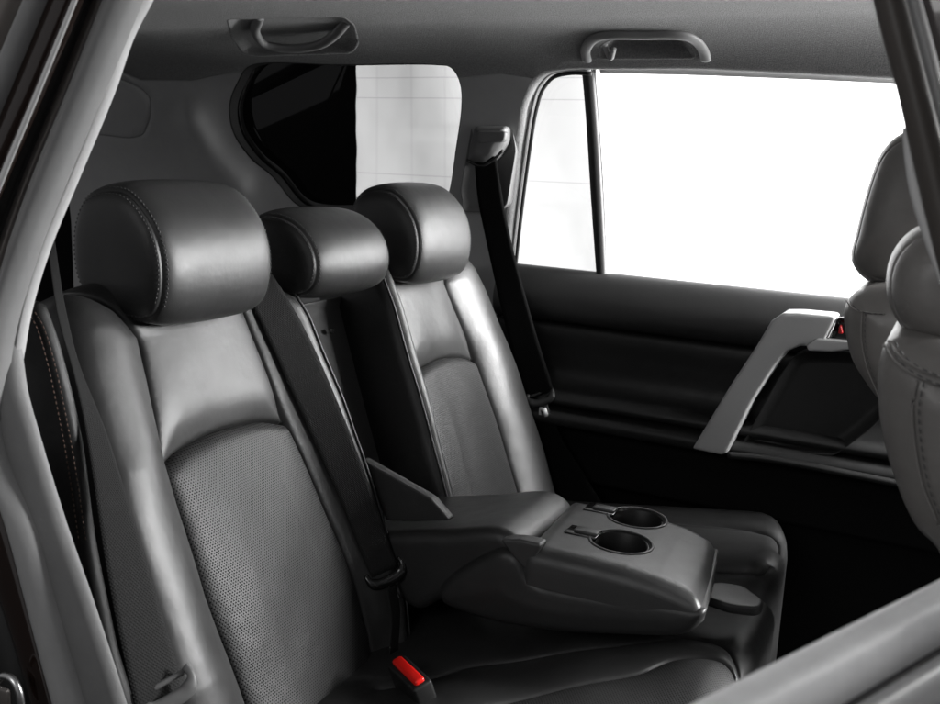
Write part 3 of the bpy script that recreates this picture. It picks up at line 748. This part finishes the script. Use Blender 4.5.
# soft end cap and knuckle
kn = closedpoly([tuple(oy(a, b_, YN-.003)[[0, 2]]) for a, b_ in [(499, 540), (519, 540), (541, 545), (535, 558), (529, 575), (514, 560)]], .003, .006)
slab('hinge_patch', kn, M['armtop'], arm, YN-.001, YN+.03, .005, res=.005)
stp = closedpoly([tuple(oz(a, b_, .492)[:2]) for a, b_ in [(700, 586), (722, 583), (744, 585), (765, 598), (758, 605), (730, 604), (702, 597)]], .004, .012)
sheet(stp, lambda u, v, w: np.stack([u, v, .492-.10*(u-.74)+w], 1), lambda u, v, d: -.006*np.exp(-((v-.0)/.03)**2), R=.005, depth=.016, res=.005, mat=M['leather'], name='pull_strap', parent=arm, back=True)

# ------------------------------------------------------------------ belts
def surf_pt(px, py, near, lift=.004):
    w_ = 0.0
    for _ in range(12):
        u, v = ob(px, py, w_); w_ = .5*w_+.5*(max(seat_w(near, u, v), .0)+lift)
    return back_frame(A3([u]), A3([v]), A3([w_]))[0]
def smooth3(P, k=9):
    P = np.array(P); Q = P.copy()
    for _ in range(k): Q[1:-1] = .25*Q[:-2]+.5*Q[1:-1]+.25*Q[2:]
    return Q
def tongue(parent, c, ax, nr, wd, mt, tip=True):
    """belt tongue: thick rounded bar, two hooked ends that hold the slot bar, steel blade"""
    ax = A3(ax)/np.linalg.norm(ax); nr = A3(nr); nr = nr-ax*(nr@ax); nr /= np.linalg.norm(nr); sd = np.cross(nr, ax)
    R_ = [sd, ax, nr]; c = A3(c); h = wd/2+.006
    loop = [(-h, -.018, -.004), (-h-.003, -.010, .002), (-h, .0, .004), (-h*.7, .008, .004), (0, .010, .004), (h*.7, .008, .004), (h, .0, .004), (h+.003, -.010, .002), (h, -.018, -.004)]
    P = crm([c+sd*x+ax*y+nr*z for x, y, z in loop], False, .003); k_ = np.linspace(0, 1, len(P))
    g = tube('latch_loop', P, .0048+.0052*np.clip((.5-np.abs(k_-.5)-.12)/.12, 0, 1), mt, parent, n=16, flat=.62, up=nr)
    tube('slot_bar', [c+sd*x-ax*.012-nr*.006 for x in np.linspace(-h, h, 8)], .004, mt, parent, n=10, up=nr)
    if tip:
        box('blade', c+ax*.032-nr*.001, (.021, .036, .0035), mt, parent, rot=R_, bev=.001)
        box('blade_edge', c+ax*.036+nr*.0015, (.010, .022, .002), M['metal'], parent, rot=R_, bev=.0008)
    return g
mb_ = thing('seat_belt', 'centre lap belt of black webbing crossing down beside the perforated near seat back', 'seat belt', 'rear seat belts')
Lp = [(246, 292), (258, 318), (276, 358), (300, 412), (324, 465), (346, 514), (362, 556), (372, 578)]
Rp = [(272, 274), (291, 303), (313, 345), (335, 396), (356, 448), (374, 500), (388, 540), (398, 566)]
def pl_w(a, w0=.062): 
    u, v = ob(a[0], a[1], w0); return back_frame(A3([u]), A3([v]), A3([w0]))[0]
Lc = smooth3(crm([surf_pt(*p, True, .005) for p in Lp], False, .012), 14); Rc = smooth3(crm([surf_pt(*p, True, .006) for p in Rp], False, .012), 14)
n_ = 50; Lc = resample(Lc, 0, n=n_); Rc = resample(Rc, 0, n=n_)
Lc = np.vstack([Lc[0]+A3([-.05, 0, -.0]), Lc]); Rc = np.vstack([Rc[0]+A3([-.05, 0, -.0]), Rc])
ribbon('webbing', Lc, Rc, M['web'], mb_)
c = surf_pt(383, 577, True, .012)+A3([0, .012, 0]); tongue(mb_, c, Lc[-1]-Lc[-6], BN*.7+A3([0, -.7, 0]), .050, M['black'])
Lc2 = [pl_w(p, .055) for p in [(387, 590), (391, 620), (389, 655)]]; Rc2 = [pl_w(p, .045) for p in [(396, 584), (400, 612), (398, 650)]]
ribbon('webbing', resample(crm(Lc2, False, .01), 0, n=12), resample(crm(Rc2, False, .01), 0, n=12), M['web'], mb_)
# near outboard belt
nb = thing('seat_belt', 'nearest shoulder belt lying over the outer bolster of the near seat back', 'seat belt', 'rear seat belts')
Lp = [(46, 235), (52, 280), (58, 320), (67, 350), (80, 400), (92, 470), (105, 560), (118, 630), (131, 690), (136, 712)]
Rp = [(54, 235), (62, 290), (70, 330), (80, 368), (104, 425), (128, 500), (150, 570), (166, 625), (182, 676), (188, 698)]
dep = [.0, .02, .045, .06, .078, .084, .084, .084, .082, .08]
Lc = resample(crm([pl_w(p, w_) for p, w_ in zip(Lp, dep)], False, .012), 0, n=70); Rc = resample(crm([pl_w(p, w_+.004) for p, w_ in zip(Rp, dep)], False, .012), 0, n=70)
ribbon('webbing', smooth3(Lc), smooth3(Rc), M['web'], nb)
c = pl_w((166, 694), .090); tongue(nb, c, A3([.12, .04, -.30]), BN*.8+A3([0, -.5, 0]), .052, M['anchor'])
# far outboard belt with its pillar anchor
fb = thing('seat_belt', 'far shoulder belt hanging dark from the pillar anchor beside the door', 'seat belt', 'rear seat belts')
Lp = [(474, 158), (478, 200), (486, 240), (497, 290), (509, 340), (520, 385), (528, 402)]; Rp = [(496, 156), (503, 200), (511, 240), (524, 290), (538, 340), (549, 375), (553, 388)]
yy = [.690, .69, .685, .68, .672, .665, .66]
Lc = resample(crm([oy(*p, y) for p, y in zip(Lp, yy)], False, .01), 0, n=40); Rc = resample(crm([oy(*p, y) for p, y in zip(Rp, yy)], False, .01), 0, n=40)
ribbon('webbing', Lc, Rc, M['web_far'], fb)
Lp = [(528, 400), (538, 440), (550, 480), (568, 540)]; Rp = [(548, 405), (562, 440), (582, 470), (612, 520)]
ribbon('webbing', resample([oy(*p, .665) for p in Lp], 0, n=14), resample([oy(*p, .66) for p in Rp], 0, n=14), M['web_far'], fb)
c = oy(541, 398, .655); tongue(fb, c, Rc[-1]-Rc[-4], (0.3, -1, 0), .046, M['blackm'])
tp = oy(541, 411, .65); box('steel_tip', tp, (.010, .004, .020), M['metal'], fb, bev=.001)
an = thing('belt_anchor', 'grey height adjuster with belt guide on the pillar between the windows', 'belt anchor')
yfp = lambda pts, y: closedpoly(oyF(pts, y), .004, .010)
sheet(yfp([(473, 122), (512, 122), (517, 150), (508, 205), (497, 212), (464, 212), (461, 190)], .722), yframe(.716), lambda u, v, d: -.006*np.clip(d/.01, 0, 1), R=.003, depth=.03, res=.008, mat=M['anchor'], name='base_plate', parent=an)
sheet(yfp([(475, 126), (508, 126), (507, 142), (497, 158), (486, 166), (468, 163), (470, 145)], .70), yframe(.692), lambda u, v, d: .010*np.clip(d/.02, 0, 1), R=.010, depth=.03, res=.006, mat=M['anchor'], name='guide_cover', parent=an)
sheet(yfp([(477, 131), (507, 131), (505, 142), (478, 144)], .685), yframe(.680), None, R=.005, depth=.02, res=.006, mat=M['anchor'], name='adjuster_button', parent=an)
tube('guide_slot', crm([tuple(oy(a, b_, .683)) for a, b_ in [(467, 160), (480, 166), (492, 161), (503, 150)]], False, .006), .0035, M['black'], an)
# red release buckle
bk = thing('belt_buckle', 'black belt buckle with red release button on the seat below the armrest', 'buckle')
P0, P1_ = oz(397, 661, .40), oz(421, 684, .40); ax = P1_-P0; ln = np.linalg.norm(ax); ax /= ln
nz = A3([.1, -.45, .9]); nz = nz-ax*(nz@ax); nz /= np.linalg.norm(nz); sd = np.cross(nz, ax)
cc = (P0+P1_)/2
box('housing', cc-nz*.024, (ln+.012, .034, .05), M['blackm'], bk, rot=[ax, -sd, nz], bev=.005, seg=3)
box('release_button', cc+nz*.002, (ln, .018, .012), M['red'], bk, rot=[ax, -sd, nz], bev=.0045, seg=3)

# ------------------------------------------------------------------ grab handles
def shell_pt(px, py, w_): u, t = shell(px, py); return shell_frame(A3([u]), A3([t]), A3([w_]))[0]
def handle(label, bowl, grip, gr, lifts, dp, group, flat=.7):
    t = thing('grab_handle', label, 'grab handle', group)
    sheet(bowl, shell_frame, lambda u, v, d: -dp*(1-np.cos(np.pi*np.clip(d/.036, 0, 1)))/2, R=0, depth=.03, res=.005, mat=M['headliner'], name='recess_bowl', parent=t, back=False)
    P = crm([shell_pt(a, b_, l) for (a, b_), l in zip(grip, lifts)], False, .005)
    tube('grip', P, gr, M['grip'], t, n=16, flat=flat, up=(0, -.6, -.8))
    return t
h1 = handle('rear grab handle, a rounded loop in the ceiling above the dark quarter window',
       bowlA,
       [(259, 22), (256, 33), (266, 41), (290, 43), (318, 42), (333, 35), (347, 26)], .0125, [-.012, .002, .010, .013, .010,   .004, -.012], .008, 'ceiling grab handles')
h2 = handle('front grab handle with a small coat hook above the bright door window',
       bowlB,
       [(587, 59), (586, 48), (594, 38), (606, 34), (640, 33), (684, 34), (697, 40), (704, 50), (706, 60)], .0118, [.002, .003, .004, .005, .006, .005, .004, .003, .002], .022, 'ceiling grab handles', .55)
tube('coat_hook', crm([shell_pt(a, b_, l) for (a, b_), l in zip([(603, 42), (606, 50), (611, 56), (614, 48)], (-.012, -.004, .004, .001))], False, .003), .006, M['trim'], h2, n=10, up=(0, 1, 0))

# ------------------------------------------------------------------ front seats
def front_seat(label, y0, y1, hy0, hy1, bpts, hpts, seamb, seamh, yb_, yh_, fbx):
    t = thing('front_seat', label, 'car seat', 'front seats')
    P = [oy(a, b_, yb_)[[0, 2]] for a, b_ in bpts]
    top = P[0]; full = [tuple(p) for p in P]+fbx
    b_ = slab('backrest', crm(full, True, .008), M['fleather'], t, y0, y1, .055, res=.01, hf=lambda u, v, d: .01*np.clip(d/.1, 0, 1))
    H = [tuple(oy(a, b2, yh_)[[0, 2]]) for a, b2 in hpts]
    hcx = max(h_[0] for h_ in H)
    h_ = headrest('headrest', (0, (hy0+hy1)/2), (hy1-hy0)/2, H, 0, '', t, M['fleather'], M['thread'], stitch=False, n_exp=3.2)
    h_.name = 'headrest'
    for i, sp in enumerate(seamb):
        pth = crm([tuple(oy(a, b2, y0-.004)) for a, b2 in sp], False, .006)
        tube('piping', pth, .0013, M['fleather'], b_, n=6); stitches('stitching', pth+A3([.006, -.003, 0]), (0, -1, 0), M['thread'], b_, r=.0007, L=.006)
    return t
front_seat('near front seat at the right edge, black leather with a double stitched shoulder seam', -.56, -.16, -.50, -.25,
           [(940, 560), (914, 530), (894, 487), (880, 437), (876, 400), (877, 368), (886, 343), (905, 338)], 
           [(894, 312), (889, 290), (893, 262), (906, 243), (925, 232), (960, 232), (985, 250), (990, 300), (975, 338), (940, 348), (910, 335)],
           [[(884, 345), (893, 360), (910, 373), (940, 386)], [(888, 340), (897, 354), (913, 366), (945, 379)], [(917, 380), (912, 405), (914, 440), (922, 485), (938, 525)]], None, -.53, -.46,
           [(1.04, 1.03), (1.10, .99), (1.13, .85), (1.15, .70), (1.12, .55)])
front_seat('far front seat by the window with its tall rounded headrest against the bright glass', .125, .57, .24, .50,
           [(895, 420), (868, 383), (853, 358), (846, 330), (846, 305), (858, 290), (885, 286)],
           [(851, 262), (856, 235), (866, 195), (882, 152), (898, 136), (918, 132), (945, 150), (950, 200), (930, 260), (900, 286), (868, 282)],
           [[(846, 300), (852, 308), (862, 312), (885, 314)], [(862, 312), (861, 335), (866, 365), (880, 400)]], None, .19, .27,
           [(1.02, 1.03), (1.10, .99), (1.13, .85), (1.15, .70), (1.10, .5)])

# ------------------------------------------------------------------ near side body: rear opening edge, strips seen close to the lens
pl_ = thing('rear_body_pillar', 'grey and dark brown door opening edge with pale inner strip at the left border', 'car pillar')
def up(path, k=165):    # lengthen a seen path past the top border
    (x0, y0), (x1, y1) = path[0], path[1]; return [(x0-(x1-x0)/(y1-y0)*k, y0-k)]+path
def S(name, L, R_, y, b_, m_, par=pl_, **k): return strip(name, up(L), up(R_), y, b_, m_, par, **k)
S('outer_panel', [(-60, 0), (-120, 180), (-150, 340)], [(22, 0), (-16, 90), (-70, 220)], -.86, .01, M['paint_grey'])
S('rain_channel', [(22, 0), (-16, 90), (-70, 220)], [(39, 0), (2, 90), (-48, 210)], -.85, .010, M['glossgrey'] if 'glossgrey' in M else M['seal'])
S('door_jamb', [(39, 0), (2, 90), (-48, 210)], [(73, 0), (36, 90), (-2, 180), (-60, 320)], -.835, .006, M['paint'])
S('chrome_edge', [(72, 0), (36, 88), (-1, 176), (-60, 320)], [(77, 0), (41, 90), (4, 180), (-52, 320)], -.843, .002, M['trim_light'], sol=.0003)
S('rubber_gap', [(77, 0), (41, 90), (4, 180), (-52, 320)], [(89, 0), (54, 90), (19, 178), (-32, 320)], -.80, .0, M['rubber'])
S('flange', [(89, 0), (54, 90), (19, 178), (-2, 240), (-32, 340)], [(106, 0), (71, 90), (34, 178), (12, 240), (-18, 340)], -.79, .006, M['paint_grey'])
S('weather_seal', [(107, 0), (72, 90), (36, 178), (8, 262), (-10, 340), (-22, 420)], [(134, 0), (97, 90), (61, 176), (28, 262), (5, 345), (-2, 420)], -.785, .018, M['seal'], n=14)
S('inner_strip', [(133, 0), (96, 90), (60, 178), (28, 258), (12, 315), (3, 363)], [(144, 0), (126, 35), (107, 90), (71, 178), (42, 250), (24, 310), (15, 361)], -.765, .003, M['trim_light'])
# lower half following the wheel arch
def T(name, L, R_, y, b_, m_, **k): return strip(name, L, R_, y, b_, m_, pl_, **k)
T('lower_trim_panel', [(-25, 330), (-6, 363), (-2, 420), (10, 470), (28, 519), (50, 600), (79, 704), (100, 780)], [(8, 320), (15, 362), (19, 391), (33, 442), (57, 521), (87, 608), (118, 704), (140, 780)], -.77, .012, M['sill'], n=12)
T('weather_seal', [(-24, 400), (-10, 463), (8, 524), (30, 610), (54, 704), (75, 780)], [(-12, 400), (2, 463), (28, 524), (52, 610), (79, 704), (102, 780)], -.79, .014, M['seal'], n=14)
T('chrome_edge', [(-14, 463), (5, 524), (28, 610), (52, 704), (72, 780)], [(-12, 463), (7, 524), (31, 610), (55, 704), (76, 780)], -.80, .002, M['metal'], sol=.0003)
T('door_jamb', [(-60, 463), (-30, 524), (2, 610), (30, 704), (50, 780)], [(-14, 463), (5, 524), (28, 610), (52, 704), (72, 780)], -.795, .004, M['paint'])
T('outer_panel', [(-200, 463), (-170, 524), (-150, 610), (-100, 704), (-80, 780)], [(-60, 463), (-30, 524), (2, 610), (30, 704), (50, 780)], -.78, .0, M['blackm'])
sk = [tuple(oy(a, b_, -.83)) for a, b_ in [(-6, 684), (4, 676), (13, 680), (19, 692), (22, 712)]]
tube('striker', crm(sk, False, .004), .0045, M['metal'], pl_, n=10)
box('striker_plate', oy(2, 700, -.82), (.03, .006, .035), M['paint_grey'], pl_, bev=.004)
# outer side bolster between the opening and the seat
sbo = crm([tuple(oy(a, b_, -.70)[[0, 2]]) for a, b_ in [(22, 310), (34, 302), (45, 325), (61, 380), (76, 450), (88, 540), (108, 640), (128, 740), (60, 760), (0, 560), (-10, 420), (8, 345)]], True, .008)
sbt = thing('side_bolster', 'narrow black stitched leather side bolster between the near seat back and door opening', 'side bolster')
slb = slab('bolster', sbo, M['leather_dark'], sbt, -.705, -.682, .011, res=.008)
for dx in (0, 7):
    stitches('stitching', crm([tuple(oy(a+dx, b_, -.708)) for a, b_ in [(28, 312), (36, 325), (47, 360), (58, 410), (69, 470), (79, 540)]], False, .005), (0, -1, 0), M['thread_b'], slb, r=.0008)

# ------------------------------------------------------------------ near centre pillar and open near door
cpn = thing('centre_pillar', 'dark brown grey centre pillar slanting across the top right corner', 'car pillar')
PL = [(873, 0), (884, 45), (896, 88), (905, 128), (925, 215), (942, 283), (960, 350), (1000, 480), (1045, 640), (1080, 800)]
P2_ = [(906, 0), (918, 45), (932, 100), (945, 150), (960, 215), (975, 283), (990, 350), (1028, 480), (1073, 640), (1108, 800)]
P3_ = [(922, 0), (934, 45), (948, 100), (962, 150), (978, 215), (992, 283), (1010, 350), (1046, 480), (1090, 640), (1125, 800)]
P4_ = [(975, 0), (990, 45), (1005, 100), (1015, 150), (1030, 215), (1045, 283), (1060, 350), (1096, 480), (1140, 640), (1175, 800)]
strip('inner_cover', up(PL), up(P2_), -.74, .010, M['sill2'], cpn, n=12)
strip('weather_seal', up(P2_), up(P3_), -.76, .010, M['seal'], cpn, n=12)
strip('outer_panel', up(P3_), up(P4_), -.79, .0, M['paint'], cpn)
strip('trim_edge', [(902, 128), (905, 165), (910, 195), (918, 222), (930, 258), (940, 285)], [(909, 128), (917, 165), (926, 200), (934, 232), (940, 262), (950, 285)], -.72, .004, M['trim_light'], cpn)

nd = thing('open_door', 'blurred pale top edge of the open near rear door, lower right corner', 'car door')
A_ = oz(690, 704, .93); B_ = oz(940, 579, .93); dd_ = (B_-A_)/np.linalg.norm(B_-A_); nn_ = A3([dd_[1], -dd_[0], 0])
if nn_[1] > 0: nn_ = -nn_
def rail(name, prof_, m_, sm=True):
    C = crm(prof_, False, .003) if sm else np.array(prof_)
    rows = []
    for s_ in np.linspace(-.75, .36, 30): rows.append([A_+dd_*s_+nn_*c_*.62+A3([0, 0, z_]) for c_, z_ in C])
    return grid(name, rows, m_, nd)
rail('inner_trim', [(.0, -.55), (-.006, -.03), (-.004, -.006), (.004, .002), (.020, .004), (.034, .001), (.042, -.010), (.043, -.03)], M['pale'])
rail('window_slot', [(.041, -.022), (.05, -.02), (.058, -.024)], M['rubber'])
rail('belt_moulding', [(.056, -.04), (.058, -.02), (.064, -.012), (.075, -.012), (.082, -.02), (.084, -.03)], M['seal'])
rail('chrome_strip', [(.083, -.034), (.088, -.027), (.096, -.03), (.098, -.042)], M['metal'])
rail('outer_skin', [(.097, -.04), (.108, -.07), (.118, -.16), (.12, -.35), (.10, -.55)], M['paint'])
